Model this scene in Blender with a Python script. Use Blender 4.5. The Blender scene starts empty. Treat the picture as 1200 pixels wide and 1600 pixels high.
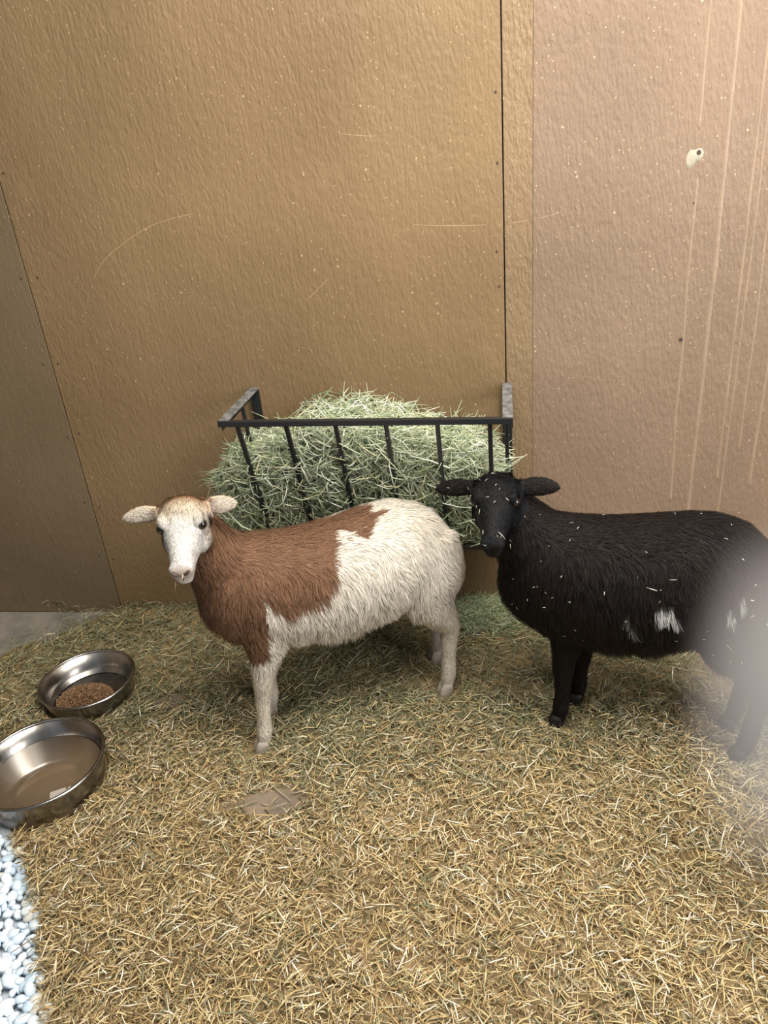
import bpy, bmesh, math
import numpy as np
from mathutils import Vector, Matrix

rng = np.random.default_rng(11)
scene = bpy.context.scene
C = scene.collection

# ------------------------------------------------------------------ camera
def cam_axes(yaw, pitch, roll):
    fwd0 = np.array([-math.sin(yaw), math.cos(yaw), 0.]); right = np.array([math.cos(yaw), math.sin(yaw), 0.])
    up0 = np.array([0, 0, 1.])
    fwd = fwd0*math.cos(pitch) - up0*math.sin(pitch); up = up0*math.cos(pitch) + fwd0*math.sin(pitch)
    return right*math.cos(roll) + up*math.sin(roll), -right*math.sin(roll) + up*math.cos(roll), fwd
r_, u_, f_ = cam_axes(.1769, .4657, -.0950)
cd = bpy.data.cameras.new('camera'); cam = bpy.data.objects.new('camera', cd); C.objects.link(cam)
cd.sensor_fit = 'VERTICAL'; cd.sensor_height = 32.; cd.lens = 24.; cd.clip_start = .02
M = Matrix.Identity(4)
for i in range(3):
    M[i][0] = r_[i]; M[i][1] = u_[i]; M[i][2] = -f_[i]
M[0][3], M[1][3], M[2][3] = 1.2158, -1.9013, 1.3183
cam.matrix_world = M
scene.camera = cam

# ------------------------------------------------------------------ world, lights, exposure
w = bpy.data.worlds.new('daylight'); scene.world = w; w.use_nodes = True
bg = w.node_tree.nodes['Background']; bg.inputs[0].default_value = (.80, .90, 1.0, 1); bg.inputs[1].default_value = .21
def area(name, loc, target, sx, sy, power, col):
    ld = bpy.data.lights.new(name, 'AREA'); ld.shape = 'RECTANGLE'; ld.size = sx; ld.size_y = sy
    ld.energy = power; ld.color = col
    o = bpy.data.objects.new(name, ld); C.objects.link(o); o.location = loc
    o.rotation_euler = (Vector(target) - Vector(loc)).to_track_quat('-Z', 'Y').to_euler()
    return o
area('open_roof_daylight', (1.45, -1.0, 2.36), (1.25, -.62, .3), 2.0, .9, 88, (1, .925, .81))
area('right_added_fill', (2.95, -1.75, 1.25), (1.75, -.95, .1), 1.1, 1.1, 42, (1, .94, .90))  # added lamp, brightens the lower right straw; no opening known there
vs = scene.view_settings
vs.view_transform = 'Standard'; vs.look = 'None'; vs.gamma = 1; vs.use_curve_mapping = False; vs.exposure = .25

# ------------------------------------------------------------------ helpers
def tag(o, label=None, cat=None, group=None, kind=None):
    if label: o['label'] = label
    if cat: o['category'] = cat
    if group: o['group'] = group
    if kind: o['kind'] = kind
    return o
def empty(name, loc=(0, 0, 0), rz=0):
    o = bpy.data.objects.new(name, None); C.objects.link(o); o.location = loc; o.rotation_euler = (0, 0, rz)
    o.empty_display_size = .05
    return o
def mesh_np(name, V, F, mat, parent=None, col=None, smooth=True, normals=None):
    """V (n,3); F list of int arrays each (m,k) of k-gons"""
    me = bpy.data.meshes.new(name)
    V = np.asarray(V, np.float32)
    if not isinstance(F, list): F = [F]
    F = [np.asarray(f, np.int32) for f in F if len(f)]
    me.vertices.add(len(V)); me.vertices.foreach_set('co', V.ravel())
    tot = np.concatenate([np.full(len(f), f.shape[1], np.int32) for f in F])
    idx = np.concatenate([f.ravel() for f in F])
    me.loops.add(len(idx)); me.loops.foreach_set('vertex_index', idx)
    me.polygons.add(len(tot)); me.polygons.foreach_set('loop_start', np.concatenate([[0], np.cumsum(tot)[:-1]]).astype(np.int32))
    me.polygons.foreach_set('loop_total', tot)
    me.update(calc_edges=True); me.validate(verbose=False)
    if smooth: me.polygons.foreach_set('use_smooth', np.ones(len(me.polygons), bool))
    if col is not None:
        a = me.color_attributes.new('Col', 'FLOAT_COLOR', 'POINT')
        a.data.foreach_set('color', np.c_[col, np.ones(len(V))].astype(np.float32).ravel())
    if normals is not None:
        me.normals_split_custom_set_from_vertices(normals.astype(np.float32))
    me.materials.append(mat)
    o = bpy.data.objects.new(name, me); C.objects.link(o)
    if parent: o.parent = parent
    return o
def obj_bm(name, bm, mat, parent=None, smooth=False):
    me = bpy.data.meshes.new(name); bmesh.ops.recalc_face_normals(bm, faces=bm.faces); bm.to_mesh(me); bm.free()
    if smooth:
        for p in me.polygons: p.use_smooth = True
    me.materials.append(mat); o = bpy.data.objects.new(name, me); C.objects.link(o)
    if parent: o.parent = parent
    return o
def bm_box(bm, a, b, bevel=0):
    a = Vector(a); b = Vector(b); s = b - a; c = (a + b)/2
    r = bmesh.ops.create_cube(bm, size=1, matrix=Matrix.Translation(c) @ Matrix.Diagonal((*s, 1)))
    if bevel:
        es = list({e for v in r['verts'] for e in v.link_edges})
        bmesh.ops.bevel(bm, geom=es, offset=bevel, segments=2, affect='EDGES', profile=.5)
def bar(bm, a, b, wx, wy, ref=(0, 0, 1), bevel=.0015):
    """square bar from a to b; wx across, wy along ref-ish"""
    a = Vector(a); b = Vector(b); d = (b - a); L = d.length; d.normalize()
    s = d.cross(Vector(ref)); s.normalize(); t = s.cross(d)
    m = Matrix(((s.x, t.x, d.x, (a.x+b.x)/2), (s.y, t.y, d.y, (a.y+b.y)/2), (s.z, t.z, d.z, (a.z+b.z)/2), (0, 0, 0, 1)))
    r = bmesh.ops.create_cube(bm, size=1, matrix=m @ Matrix.Diagonal((wx, wy, L, 1)))
    es = list({e for v in r['verts'] for e in v.link_edges})
    bmesh.ops.bevel(bm, geom=es, offset=bevel, segments=2, affect='EDGES', profile=.5)
def norm(v): return v/np.maximum(np.linalg.norm(v, axis=-1, keepdims=True), 1e-9)
def sstep(a, b, x):
    t = np.clip((x-a)/(b-a), 0, 1); return t*t*(3-2*t)
_tab = rng.random((32, 32, 32))
def vnoise(p, scale=1., oct=1):
    p = np.asarray(p, float)*scale; out = 0; amp = 1; tot = 0
    for _ in range(oct):
        i = np.floor(p).astype(int); f = p-i; f = f*f*(3-2*f); i &= 31; j = (i+1) & 31
        x0, y0, z0 = i.T; x1, y1, z1 = j.T; fx, fy, fz = f.T
        v = ((_tab[x0, y0, z0]*(1-fx)+_tab[x1, y0, z0]*fx)*(1-fy)+(_tab[x0, y1, z0]*(1-fx)+_tab[x1, y1, z0]*fx)*fy)*(1-fz) + \
            ((_tab[x0, y0, z1]*(1-fx)+_tab[x1, y0, z1]*fx)*(1-fy)+(_tab[x0, y1, z1]*(1-fx)+_tab[x1, y1, z1]*fx)*fy)*fz
        out = out+amp*v; tot += amp; amp *= .5; p = p*2.03+7.1
    return out/tot
def v2noise(x, y, scale, oct=1, z=0.): return vnoise(np.c_[x, y, np.full(len(x), z)], scale, oct)
def tubes3(P, wid, col, ref, flat=.45):
    """three-sided stalks: P (n,k,3), wid (n,), col (n,3) -> V, quads, tris, colours"""
    n, k, _ = P.shape
    d = np.gradient(P, axis=1); d = norm(d); s = norm(np.cross(d, ref[:, None, :])); t = np.cross(s, d)
    tp = np.ones(k); tp[0] = .75; tp[-1] = .45
    ww = (wid[:, None]*tp[None, :])[..., None]*.5
    R = np.stack([P + s*ww, P + t*ww*flat*1.6, P - s*ww], 2)            # n,k,3,3
    base = (np.arange(n)*k*3)[:, None, None] + (np.arange(k-1)*3)[None, :, None]
    a = np.array([0, 1, 2])[None, None, :]; b = np.array([1, 2, 0])[None, None, :]
    Q = np.stack([base+a, base+b, base+3+b, base+3+a], -1).reshape(-1, 4)
    e = np.arange(n)[:, None]*k*3
    T = np.concatenate([e+np.array([[2, 1, 0]]), e+(k-1)*3+np.array([[0, 1, 2]])])
    return R.reshape(-1, 3), Q, T, np.repeat(col, k*3, 0)
def ribbons(P, side, wid, col):
    n, k, _ = P.shape
    R = np.stack([P+side*wid[..., None]*.5, P-side*wid[..., None]*.5], 2).reshape(-1, 3)
    base = (np.arange(n)*k*2)[:, None]+(np.arange(k-1)*2)[None, :]
    Q = np.stack([base, base+1, base+3, base+2], -1).reshape(-1, 4)
    return R, Q, np.repeat(col, k*2, 0)

# ------------------------------------------------------------------ materials
def new_mat(name):
    m = bpy.data.materials.new(name); m.use_nodes = True
    return m, m.node_tree, m.node_tree.nodes['Principled BSDF']
def plain(name, col, rough=.5, metal=0., spec=.5, bump=None, var=None):
    m, t, b = new_mat(name); b.inputs['Base Color'].default_value = (*col, 1); b.inputs['Roughness'].default_value = rough
    b.inputs['Metallic'].default_value = metal; b.inputs['Specular IOR Level'].default_value = spec
    tc = t.nodes.new('ShaderNodeTexCoord')
    if var:
        n = t.nodes.new('ShaderNodeTexNoise'); n.inputs['Scale'].default_value = var[0]; n.inputs['Detail'].default_value = 4
        t.links.new(tc.outputs['Object'], n.inputs['Vector'])
        r = t.nodes.new('ShaderNodeValToRGB'); r.color_ramp.elements[0].position = .35; r.color_ramp.elements[1].position = .65
        r.color_ramp.elements[0].color = (*[c*(1-var[1]) for c in col], 1); r.color_ramp.elements[1].color = (*[min(1, c*(1+var[1])) for c in col], 1)
        t.links.new(n.outputs[0], r.inputs[0]); t.links.new(r.outputs[0], b.inputs['Base Color'])
    if bump:
        n = t.nodes.new('ShaderNodeTexNoise'); n.inputs['Scale'].default_value = bump[0]; n.inputs['Detail'].default_value = 5
        t.links.new(tc.outputs['Object'], n.inputs['Vector'])
        bp = t.nodes.new('ShaderNodeBump'); bp.inputs['Strength'].default_value = bump[1]; bp.inputs['Distance'].default_value = .005
        t.links.new(n.outputs[0], bp.inputs['Height']); t.links.new(bp.outputs[0], b.inputs['Normal'])
    return m
def colattr(name, rough=.6, spec=.3, trans=0.):
    m, t, b = new_mat(name)
    a = t.nodes.new('ShaderNodeVertexColor'); a.layer_name = 'Col'
    t.links.new(a.outputs[0], b.inputs['Base Color']); b.inputs['Roughness'].default_value = rough
    b.inputs['Specular IOR Level'].default_value = spec
    if trans:
        tr = t.nodes.new('ShaderNodeBsdfTranslucent'); mx = t.nodes.new('ShaderNodeMixShader'); mx.inputs[0].default_value = trans
        t.links.new(a.outputs[0], tr.inputs[0]); out = t.nodes['Material Output']
        t.links.new(b.outputs[0], mx.inputs[1]); t.links.new(tr.outputs[0], mx.inputs[2]); t.links.new(mx.outputs[0], out.inputs[0])
    return m
def paint_mat(name, col, col2, speck, relief, slant=0.):
    """old brown paint on pressed hardboard: streaky relief, mottling, tiny pale paint flecks"""
    m, t, b = new_mat(name); N = t.nodes.new; L = t.links.new
    tc = N('ShaderNodeTexCoord')
    def noise(scale, detail=3, vec=None, rough=.5):
        n = N('ShaderNodeTexNoise'); n.inputs['Scale'].default_value = scale; n.inputs['Detail'].default_value = detail
        n.inputs['Roughness'].default_value = rough; L(vec or tc.outputs['Object'], n.inputs['Vector']); return n
    mp = N('ShaderNodeMapping'); mp.inputs['Scale'].default_value = (1, 1, .36); mp.inputs['Rotation'].default_value = (0, slant, 0)
    L(tc.outputs['Object'], mp.inputs['Vector'])
    big = noise(2.2, 4); r = N('ShaderNodeValToRGB'); r.color_ramp.elements[0].position = .3; r.color_ramp.elements[1].position = .7
    r.color_ramp.elements[0].color = (*col, 1); r.color_ramp.elements[1].color = (*col2, 1); L(big.outputs[0], r.inputs[0])
    # flecks
    prev = r.outputs[0]
    for sc, th, rad, amt in ((34, .80, .085, .6), (85, .72, .15, .45)):
        v = N('ShaderNodeTexVoronoi'); v.inputs['Scale'].default_value = sc; v.inputs['Randomness'].default_value = 1
        L(tc.outputs['Object'], v.inputs['Vector'])
        lt = N('ShaderNodeMath'); lt.operation = 'LESS_THAN'; lt.inputs[1].default_value = rad; L(v.outputs['Distance'], lt.inputs[0])
        sx = N('ShaderNodeSeparateColor'); L(v.outputs['Color'], sx.inputs[0])
        gt = N('ShaderNodeMath'); gt.operation = 'GREATER_THAN'; gt.inputs[1].default_value = th; L(sx.outputs[0], gt.inputs[0])
        mu = N('ShaderNodeMath'); mu.operation = 'MULTIPLY'; L(lt.outputs[0], mu.inputs[0]); L(gt.outputs[0], mu.inputs[1])
        m2 = N('ShaderNodeMath'); m2.operation = 'MULTIPLY'; m2.inputs[1].default_value = amt*speck; L(mu.outputs[0], m2.inputs[0])
        mx = N('ShaderNodeMixRGB'); mx.inputs[2].default_value = (.62, .50, .33, 1); L(m2.outputs[0], mx.inputs[0]); L(prev, mx.inputs[1]); prev = mx.outputs[0]
    # scuffs
    sc = noise(7, 6, None, .65); rr = N('ShaderNodeValToRGB'); rr.color_ramp.elements[0].position = .58; rr.color_ramp.elements[1].position = .8
    L(sc.outputs[0], rr.inputs[0]); fs = N('ShaderNodeMath'); fs.operation = 'MULTIPLY'; fs.inputs[1].default_value = .22; L(rr.outputs[0], fs.inputs[0])
    mx = N('ShaderNodeMixRGB'); mx.inputs[2].default_value = (.36, .25, .15, 1); L(fs.outputs[0], mx.inputs[0]); L(prev, mx.inputs[1])
    L(mx.outputs[0], b.inputs['Base Color'])
    g1 = noise(150, 3, mp.outputs[0]); g2 = noise(58, 4, mp.outputs[0]); ad = N('ShaderNodeMath'); ad.operation = 'ADD'
    L(g1.outputs[0], ad.inputs[0]); L(g2.outputs[0], ad.inputs[1])
    bp = N('ShaderNodeBump'); bp.inputs['Strength'].default_value = relief; bp.inputs['Distance'].default_value = .004
    L(ad.outputs[0], bp.inputs['Height']); L(bp.outputs[0], b.inputs['Normal'])
    b.inputs['Roughness'].default_value = .48; b.inputs['Specular IOR Level'].default_value = .45
    return m
M_panelA = paint_mat('brown_paint_smooth', (.140, .102, .060), (.176, .130, .080), .5, .35)
M_panelB = paint_mat('brown_paint_streaky', (.165, .110, .056), (.220, .149, .078), .8, .6)
M_panelC = paint_mat('brown_paint_reflection_tint', (.172, .120, .082), (.228, .161, .112), .9, .65, .35)  # pinkish shift puts a reflection in the glass into the brown paint
M_strip = paint_mat('ochre_reflection_tint', (.180, .124, .069), (.230, .160, .091), .8, .9)  # lighter ochre puts a glass reflection into the strip's colour
M_dark = plain('dark_backing', (.012, .010, .008), .9)
M_black = plain('black_powder_coat', (.012, .013, .015), .35, 0, .5, (160, .15))
M_dust = plain('dusty_black_bar', (.12, .12, .118), .7, 0, .3, (90, .2), (60, .45))
M_straw = colattr('straw_stalks', .55, .35, .12)
M_hay = colattr('green_hay_stalks', .6, .3, .15)
M_fur = colattr('sheep_wool', .75, .15)
M_furblack = colattr('black_wool', .66, .16)
M_skin = colattr('sheep_hide', .7, .2)
M_eye = plain('eye_gloss', (.008, .006, .005), .06, 0, .8)
M_nostril = plain('nostril_dark', (.05, .028, .022), .6)
M_hoofpale = plain('hoof_pale', (.37, .32, .275), .6, 0, .3, (70, .2), (40, .2))
M_hoofblack = plain('hoof_black', (.012, .011, .011), .55, 0, .4)
M_concrete = plain('grey_concrete', (.20, .185, .16), .85, 0, .2, (60, .3), (9, .25))
M_pebble = [plain('white_pebble_%s' % n, c, .7, 0, .3, (120, .3), (55, .14)) for n, c in
            (('cool', (.62, .74, .86)), ('bright', (.72, .80, .87)), ('cream', (.70, .71, .69)), ('slate', (.52, .66, .80)))]
M_gravelbase = plain('reflected_gravel_base', (.45, .50, .55), .9, 0, .2, (80, .5), (40, .4))
M_pellet = colattr('feed_pellets', .8, .15)
M_nail = plain('rusty_nail', (.045, .032, .025), .6)
M_scratch = plain('pale_scratch', (.36, .25, .14), .7)
M_drip = plain('paint_drip', (.262, .192, .135), .42, 0, .5, (70, .25), (14, .08))
M_bare = plain('bare_chipped_board', (.35, .325, .26), .8, 0, .2, (60, .3), (30, .2))

def steel():
    m, t, b = new_mat('stainless_steel'); N = t.nodes.new; L = t.links.new
    b.inputs['Metallic'].default_value = 1; b.inputs['Base Color'].default_value = (.50, .47, .44, 1)
    tc = N('ShaderNodeTexCoord'); n = N('ShaderNodeTexNoise'); n.inputs['Scale'].default_value = 14; n.inputs['Detail'].default_value = 5
    L(tc.outputs['Object'], n.inputs['Vector']); mr = N('ShaderNodeMapRange'); mr.inputs[3].default_value = .16; mr.inputs[4].default_value = .36
    L(n.outputs[0], mr.inputs[0]); L(mr.outputs[0], b.inputs['Roughness'])
    r = N('ShaderNodeValToRGB'); r.color_ramp.elements[0].color = (.24, .215, .19, 1); r.color_ramp.elements[1].color = (.38, .37, .36, 1)
    r.color_ramp.elements[0].position = .4; r.color_ramp.elements[1].position = .62
    L(n.outputs[0], r.inputs[0]); L(r.outputs[0], b.inputs['Base Color'])
    return m
M_steel = steel()
def water_mat():
    m, t, b = new_mat('murky_water')
    b.inputs['Base Color'].default_value = (.17, .12, .075, 1); b.inputs['Roughness'].default_value = .03
    b.inputs['Transmission Weight'].default_value = .25; b.inputs['IOR'].default_value = 1.33
    return m
M_water = water_mat()

# ------------------------------------------------------------------ setting: floor, wall
bm = bmesh.new(); bm_box(bm, (-.80, -3.2, -.10), (3.2, .05, 0)); tag(obj_bm('floor', bm, M_concrete), 'grey concrete floor slab under the straw', 'floor', kind='structure')
bm = bmesh.new(); bm_box(bm, (-.80, .013, 0), (3.2, .06, 2.44))
wall = tag(obj_bm('wall_back', bm, M_dark), 'brown painted panel wall behind the two sheep', 'wall', kind='structure')
bm = bmesh.new(); bm_box(bm, (-.86, -3.2, 0), (-.80, .06, 2.44))
tag(obj_bm('wall_left', bm, M_panelA), 'brown side wall of the pen beyond the bowls', 'wall', kind='structure')  # unseen side wall, set in close to darken the left end
def panel(x0, x1, mat, label):
    bm = bmesh.new(); bm_box(bm, (x0, 0, .002), (x1, .0128, 2.44), .0012)
    o = obj_bm('wall_panel', bm, mat, wall); o['label'] = label; return o
pA = panel(-.80, -.0016, M_panelA, 'smooth dark brown panel left of the slanting seam')
pB = panel(.0016, 1.2185, M_panelB, 'wide tan brown panel behind the hay rack')
pS = panel(1.2215, 1.2855, M_strip, 'narrow wall strip beside the seam, glass reflection painted in as ochre')
pC = panel(1.2858, 3.2, M_panelC, 'brown panel with paint runs, pink reflection painted into its tone')
# nails along the left seam and the rack seam
bm = bmesh.new(); bmesh.ops.create_cone(bm, cap_ends=True, segments=10, radius1=.0028, radius2=.0022, depth=.002, matrix=Matrix.Rotation(math.pi/2, 4, 'X'))
nail0 = obj_bm('nail', bm, M_nail, pA); first = True
spots = []
for z in (.03, .21, .40, .60, .82, 1.04, 1.30, 1.6):
    spots += [(-.022+rng.normal(0, .003), z+rng.normal(0, .008), pA), (.022+rng.normal(0, .003), z+rng.normal(0, .01), pB)]
for z in (.95, 1.03, 1.22, 1.36): spots += [(1.206+rng.normal(0, .002), z, pB)]
spots += [(-.22, .03, pA), (-.33, .05, pA), (1.637, 1.105, pC)]
for x, z, pp in spots:
    o = nail0 if first else nail0.copy()
    if not first: C.objects.link(o)
    first = False; o.parent = pp; o.location = (x, -.0006, z)
def wall_stroke(name, pts, wid, mat, parent, proud=.0010, rag=.25):
    """a thin raised ridge following points (x,z) on the wall face"""
    pts = np.array(pts, float); n = max(8, int(np.sum(np.linalg.norm(np.diff(pts, axis=0), axis=1))/.012))
    d = np.concatenate([[0], np.cumsum(np.linalg.norm(np.diff(pts, axis=0), axis=1))]); q = np.linspace(0, d[-1], n)
    x = np.interp(q, d, pts[:, 0]); z = np.interp(q, d, pts[:, 1])
    k = np.ones(5)/5; xs = np.convolve(np.pad(x, 2, 'edge'), k, 'valid'); zs = np.convolve(np.pad(z, 2, 'edge'), k, 'valid')
    dx, dz = np.gradient(xs), np.gradient(zs); l = np.hypot(dx, dz); nx, nz = -dz/l, dx/l
    ww = wid*.5*(1+rag*(vnoise(np.c_[q*45, q*0+parent.name.__len__()+wid*900, q*0], 1., 2)-.5)*2)
    ww[0] *= .3; ww[-1] *= .3
    A = np.c_[xs+nx*ww, np.full(n, .0003), zs+nz*ww]; B = np.c_[xs, np.full(n, -proud), zs]; D = np.c_[xs-nx*ww, np.full(n, .0003), zs-nz*ww]
    V = np.stack([A, B, D], 1).reshape(-1, 3); i = np.arange(n-1)*3
    F = np.concatenate([np.stack([i, i+1, i+4, i+3], 1), np.stack([i+1, i+2, i+5, i+4], 1)])
    return mesh_np(name, V, F, mat, parent)
for x, w_, z0, z1 in ((1.690, .0105, 1.75, .30), (1.640, .0075, 1.75, 1.245), (1.640, .0075, 1.165, .36), (1.752, .0070, 1.75, .42), (1.768, .006, 1.30, .30), (1.790, .006, 1.75, .50), (1.842, .008, 1.75, .40)):
    zz = np.linspace(z0, z1, 24); xx = x+np.cumsum(rng.normal(0, .0011, 24))
    wall_stroke('paint_drip', np.c_[xx, zz], w_, M_drip, pC, .0022, .35)
wall_stroke('scratch', [(.178, 1.022), (.20, 1.055), (.235, 1.083), (.30, 1.118), (.36, 1.145), (.42, 1.158), (.485, 1.166)], .0024, M_scratch, pB, .0005)
wall_stroke('scratch', [(1.00, 1.105), (1.05, 1.098), (1.12, 1.093), (1.19, 1.090)], .0022, M_scratch, pB, .0005)
wall_stroke('scratch', [(1.225, 1.090), (1.26, 1.092), (1.284, 1.095)], .002, M_scratch, pS, .0005)
wall_stroke('scratch', [(1.288, 1.095), (1.32, 1.10), (1.36, 1.108)], .0018, M_scratch, pC, .0005)
wall_stroke('scratch', [(.72, .935), (.76, .965), (.80, 1.0)], .0018, M_scratch, pB, .0005)
wall_stroke('scratch', [(.845, 1.31), (.90, 1.30), (.95, 1.295)], .002, M_scratch, pB, .0005)
# chipped spot with a screw hole
ang = np.linspace(0, 2*np.pi, 22, endpoint=False); rr = .017*(1+.30*np.sin(ang*2+.8)+.16*np.sin(ang*3+1.))
V = [(1.628, -.0016, 1.198)] + [(1.628+r*np.cos(a)*.85, .0003, 1.198+r*np.sin(a)*1.25) for a, r in zip(ang, rr)]
V += [(1.628+r*.8*np.cos(a)*.85, -.0014, 1.198+r*.8*np.sin(a)*1.25) for a, r in zip(ang, rr)]
F3 = [(0, 23+(i+1) % 22, 23+i) for i in range(22)]; F4 = [(1+i, 23+i, 23+(i+1) % 22, 1+(i+1) % 22) for i in range(22)]
chip = mesh_np('chipped_patch', V, [np.array(F3), np.array(F4)], M_bare, pC); chip['label'] = 'pale chipped patch around a screw hole'
for nm, x, z, s in (('screw_hole', 1.637, 1.207, .0055), ('screw_hole', 1.635, .80, .0045)):
    bm = bmesh.new(); bmesh.ops.create_cone(bm, cap_ends=True, segments=14, radius1=s, radius2=s*.7, depth=.003, matrix=Matrix.Translation((x, -.0016, z)) @ Matrix.Rotation(math.pi/2, 4, 'X'))
    obj_bm(nm, bm, M_nail, pC)

# ------------------------------------------------------------------ straw bedding
def bare(x, y):
    """0 where the slab shows, 1 where bedding covers it"""
    n = (v2noise(x, y, 9, 2, 3.3)-.5)*.16
    m = sstep(-.05, .10, x+.28+(-y)*1.15-.29+n)                       # bare far left corner by the wall
    return m
def worn(x, y):
    """0 on the trodden patches of bare dirt, 1 elsewhere"""
    n = (v2noise(x, y, 14, 2, 3.3)-.5); m = np.ones(len(x))
    for cx, cy, rx, ry in ((.70, -.750, .115, .055), (.33, -.43, .050, .034)):
        q = np.hypot((x-cx)/rx, (y-cy-.25*(x-cx))/ry)+n*.9; m = m*sstep(.55, 1.25, q)
    return m
def gravel_side(x, y):
    """>0 on the pebble side of the bedding edge (metres)"""
    gx = np.interp(y, [-2.2, -1.4, -1.223, -.99, -.86, -.75, -.4], [1.00, .55, .438, .280, .150, .0, -.25])
    return gx-x
HOOF_XY = [(.605, -.588), (.636, -.445), (1.053, -.363), (1.034, -.225), (1.336, -.464), (1.374, -.380), (1.722, -.557), (1.714, -.462)]
def ground(x, y):
    h = .006+.016*v2noise(x, y, 5.5, 2, 1.)+.008*v2noise(x, y, 17, 1, 5.)
    h += .035*np.exp(-((x-1.14)/.09)**2-((y+.05)/.07)**2)             # swept-up hay against the wall
    h += .012*np.exp(-((y+.03)/.05)**2)
    for cx, cy in HOOF_XY: h *= 1-.75*np.exp(-((x-cx)**2+(y-cy)**2)/.045**2)      # trodden down under the hooves
    for cx, cy, r in ((.102, -.404, .15), (.148, -.716, .17)):
        h *= sstep(.75, 1.15, np.hypot(x-cx, y-cy)/r)*.9+.1
    return h
xs = np.arange(-.78, 3.1, .02); ys = np.arange(-3.1, -.0, .02); X, Y = np.meshgrid(xs, ys); fx, fy = X.ravel(), Y.ravel()
b0 = bare(fx, fy)*(gravel_side(fx, fy) < .01); Z = np.where(b0 > .35, ground(fx, fy), -.01)
nx = len(xs); i = (np.arange(len(ys)-1)[:, None]*nx+np.arange(nx-1)[None, :]).ravel(); SQ = np.stack([i, i+1, i+1+nx, i+nx], 1)
shade = v2noise(fx, fy, 22, 3, 8.)[:, None]
SC = np.array([.15, .10, .048])*(1-shade)+np.array([.36, .26, .13])*shade
wn = worn(fx, fy)[:, None]; SC = SC*wn+np.array([.20, .158, .122])*(.8+.4*shade)*(1-wn)
def straw_cols(n, x, y):
    pal = np.array([[.62, .47, .225], [.74, .59, .325], [.84, .73, .50], [.50, .36, .165], [.36, .255, .135], [.93, .87, .71], [.68, .54, .275]])
    gre = np.array([[.26, .265, .145], [.36, .355, .20], [.20, .22, .12], [.46, .44, .27], [.31, .27, .15], [.58, .57, .41], [.24, .255, .155]])
    k = rng.choice(7, n, p=[.2, .2, .16, .13, .13, .07, .11])
    g = sstep(-.85, -.22, y+.34*(v2noise(x, y, 4, 2, 2.)-.5))
    pick = (rng.random(n) < .12+.80*g)[:, None]
    return np.where(pick, gre[k], pal[k])*rng.uniform(.75, 1.12, (n, 1))
def scatter(n, lmin, lmax, wmin, wmax, lift, region, dens=True):
    x = rng.uniform(region[0], region[1], n); y = rng.uniform(region[2], region[3], n)
    keep = (rng.random(n) < bare(x, y)*.90+.10) & (rng.random(n) < worn(x, y)+.06) & (gravel_side(x, y) < .012)
    for cx, cy, r in ((.102, -.404, .118), (.148, -.716, .138)): keep &= np.hypot(x-cx, y-cy) > r
    x, y = x[keep], y[keep]; n = len(x)
    L = rng.uniform(lmin, lmax, n)*rng.uniform(.6, 1., n); a = rng.uniform(0, 2*np.pi, n)+2*(v2noise(x, y, 7, 1, 9.)-.5)
    tilt = rng.normal(0, .16, n); near = np.min([np.hypot(x-cx, y-cy) for cx, cy in HOOF_XY], axis=0)
    z = ground(x, y)+rng.random(n)**1.6*lift*sstep(.015, .06, near)
    d = np.c_[np.cos(a)*np.cos(tilt), np.sin(a)*np.cos(tilt), np.sin(tilt)]; s = np.c_[-np.sin(a), np.cos(a), np.zeros(n)]
    bend = rng.normal(0, .10, n)*L; c0 = np.c_[x, y, z]
    P = np.stack([c0-d*L[:, None]*.5, c0+s*bend[:, None]*.5+np.array([0, 0, .001]), c0+d*L[:, None]*.5], 1)
    P[..., 2] = np.maximum(P[..., 2], .0012); P[..., 1] = np.minimum(P[..., 1], -.003)
    for cx, cy, r in ((.102, -.404, .132), (.148, -.716, .151)):          # keep stalks out of the bowls
        v = P[..., :2]-np.array([cx, cy]); q = np.linalg.norm(v, axis=-1, keepdims=True)
        P[..., :2] = np.where(q < r-.012, np.array([cx, cy])+v/np.maximum(q, 1e-6)*(r-.012), P[..., :2])
    ref = np.tile([0, 0, 1.], (n, 1))+rng.normal(0, .45, (n, 3))
    return tubes3(P, rng.uniform(wmin, wmax, n), straw_cols(n, x, y), ref)
parts = [(np.c_[fx, fy, Z], SQ, np.zeros((0, 3), int), SC)]
parts.append(scatter(50000, .014, .062, .0014, .0036, .026, (-.1, 2.05, -1.42, -.38)))
parts.append(scatter(17000, .025, .075, .0012, .0027, .022, (-.5, 2.15, -.52, -.002)))
parts.append(scatter(1500, .06, .13, .002, .0034, .026, (-.1, 2.05, -1.42, -.05)))
parts.append(scatter(16000, .006, .02, .001, .0032, .016, (-.4, 2.05, -1.42, -.01)))
parts.append(scatter(9000, .03, .09, .0022, .0042, .02, (-.6, 3.0, -2.6, -.01)))
# extra swept-up hay against the wall, between the sheep
V, Q, T, CC, off = [], [], [], [], 0
for v, q, t, c in parts:
    V.append(v); Q.append(q+off); T.append(t+off); CC.append(c); off += len(v)
tag(mesh_np('straw_bedding', np.concatenate(V), [np.concatenate(Q), np.concatenate(T)], M_straw, None, np.concatenate(CC), False),
    'chopped golden straw and greenish hay strewn over the floor', 'straw', kind='stuff')
nstalk = 2600
x = rng.normal(1.14, .06, nstalk); y = -np.abs(rng.normal(.055, .035, nstalk))-.004; L = rng.uniform(.02, .08, nstalk)
a = rng.uniform(0, 2*np.pi, nstalk); tl = rng.normal(0, .25, nstalk); z = ground(x, y)+rng.random(nstalk)*.022
d = np.c_[np.cos(a)*np.cos(tl), np.sin(a)*np.cos(tl), np.sin(tl)]; c0 = np.c_[x, y, z]; bend = rng.normal(0, .14, nstalk)*L
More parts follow.
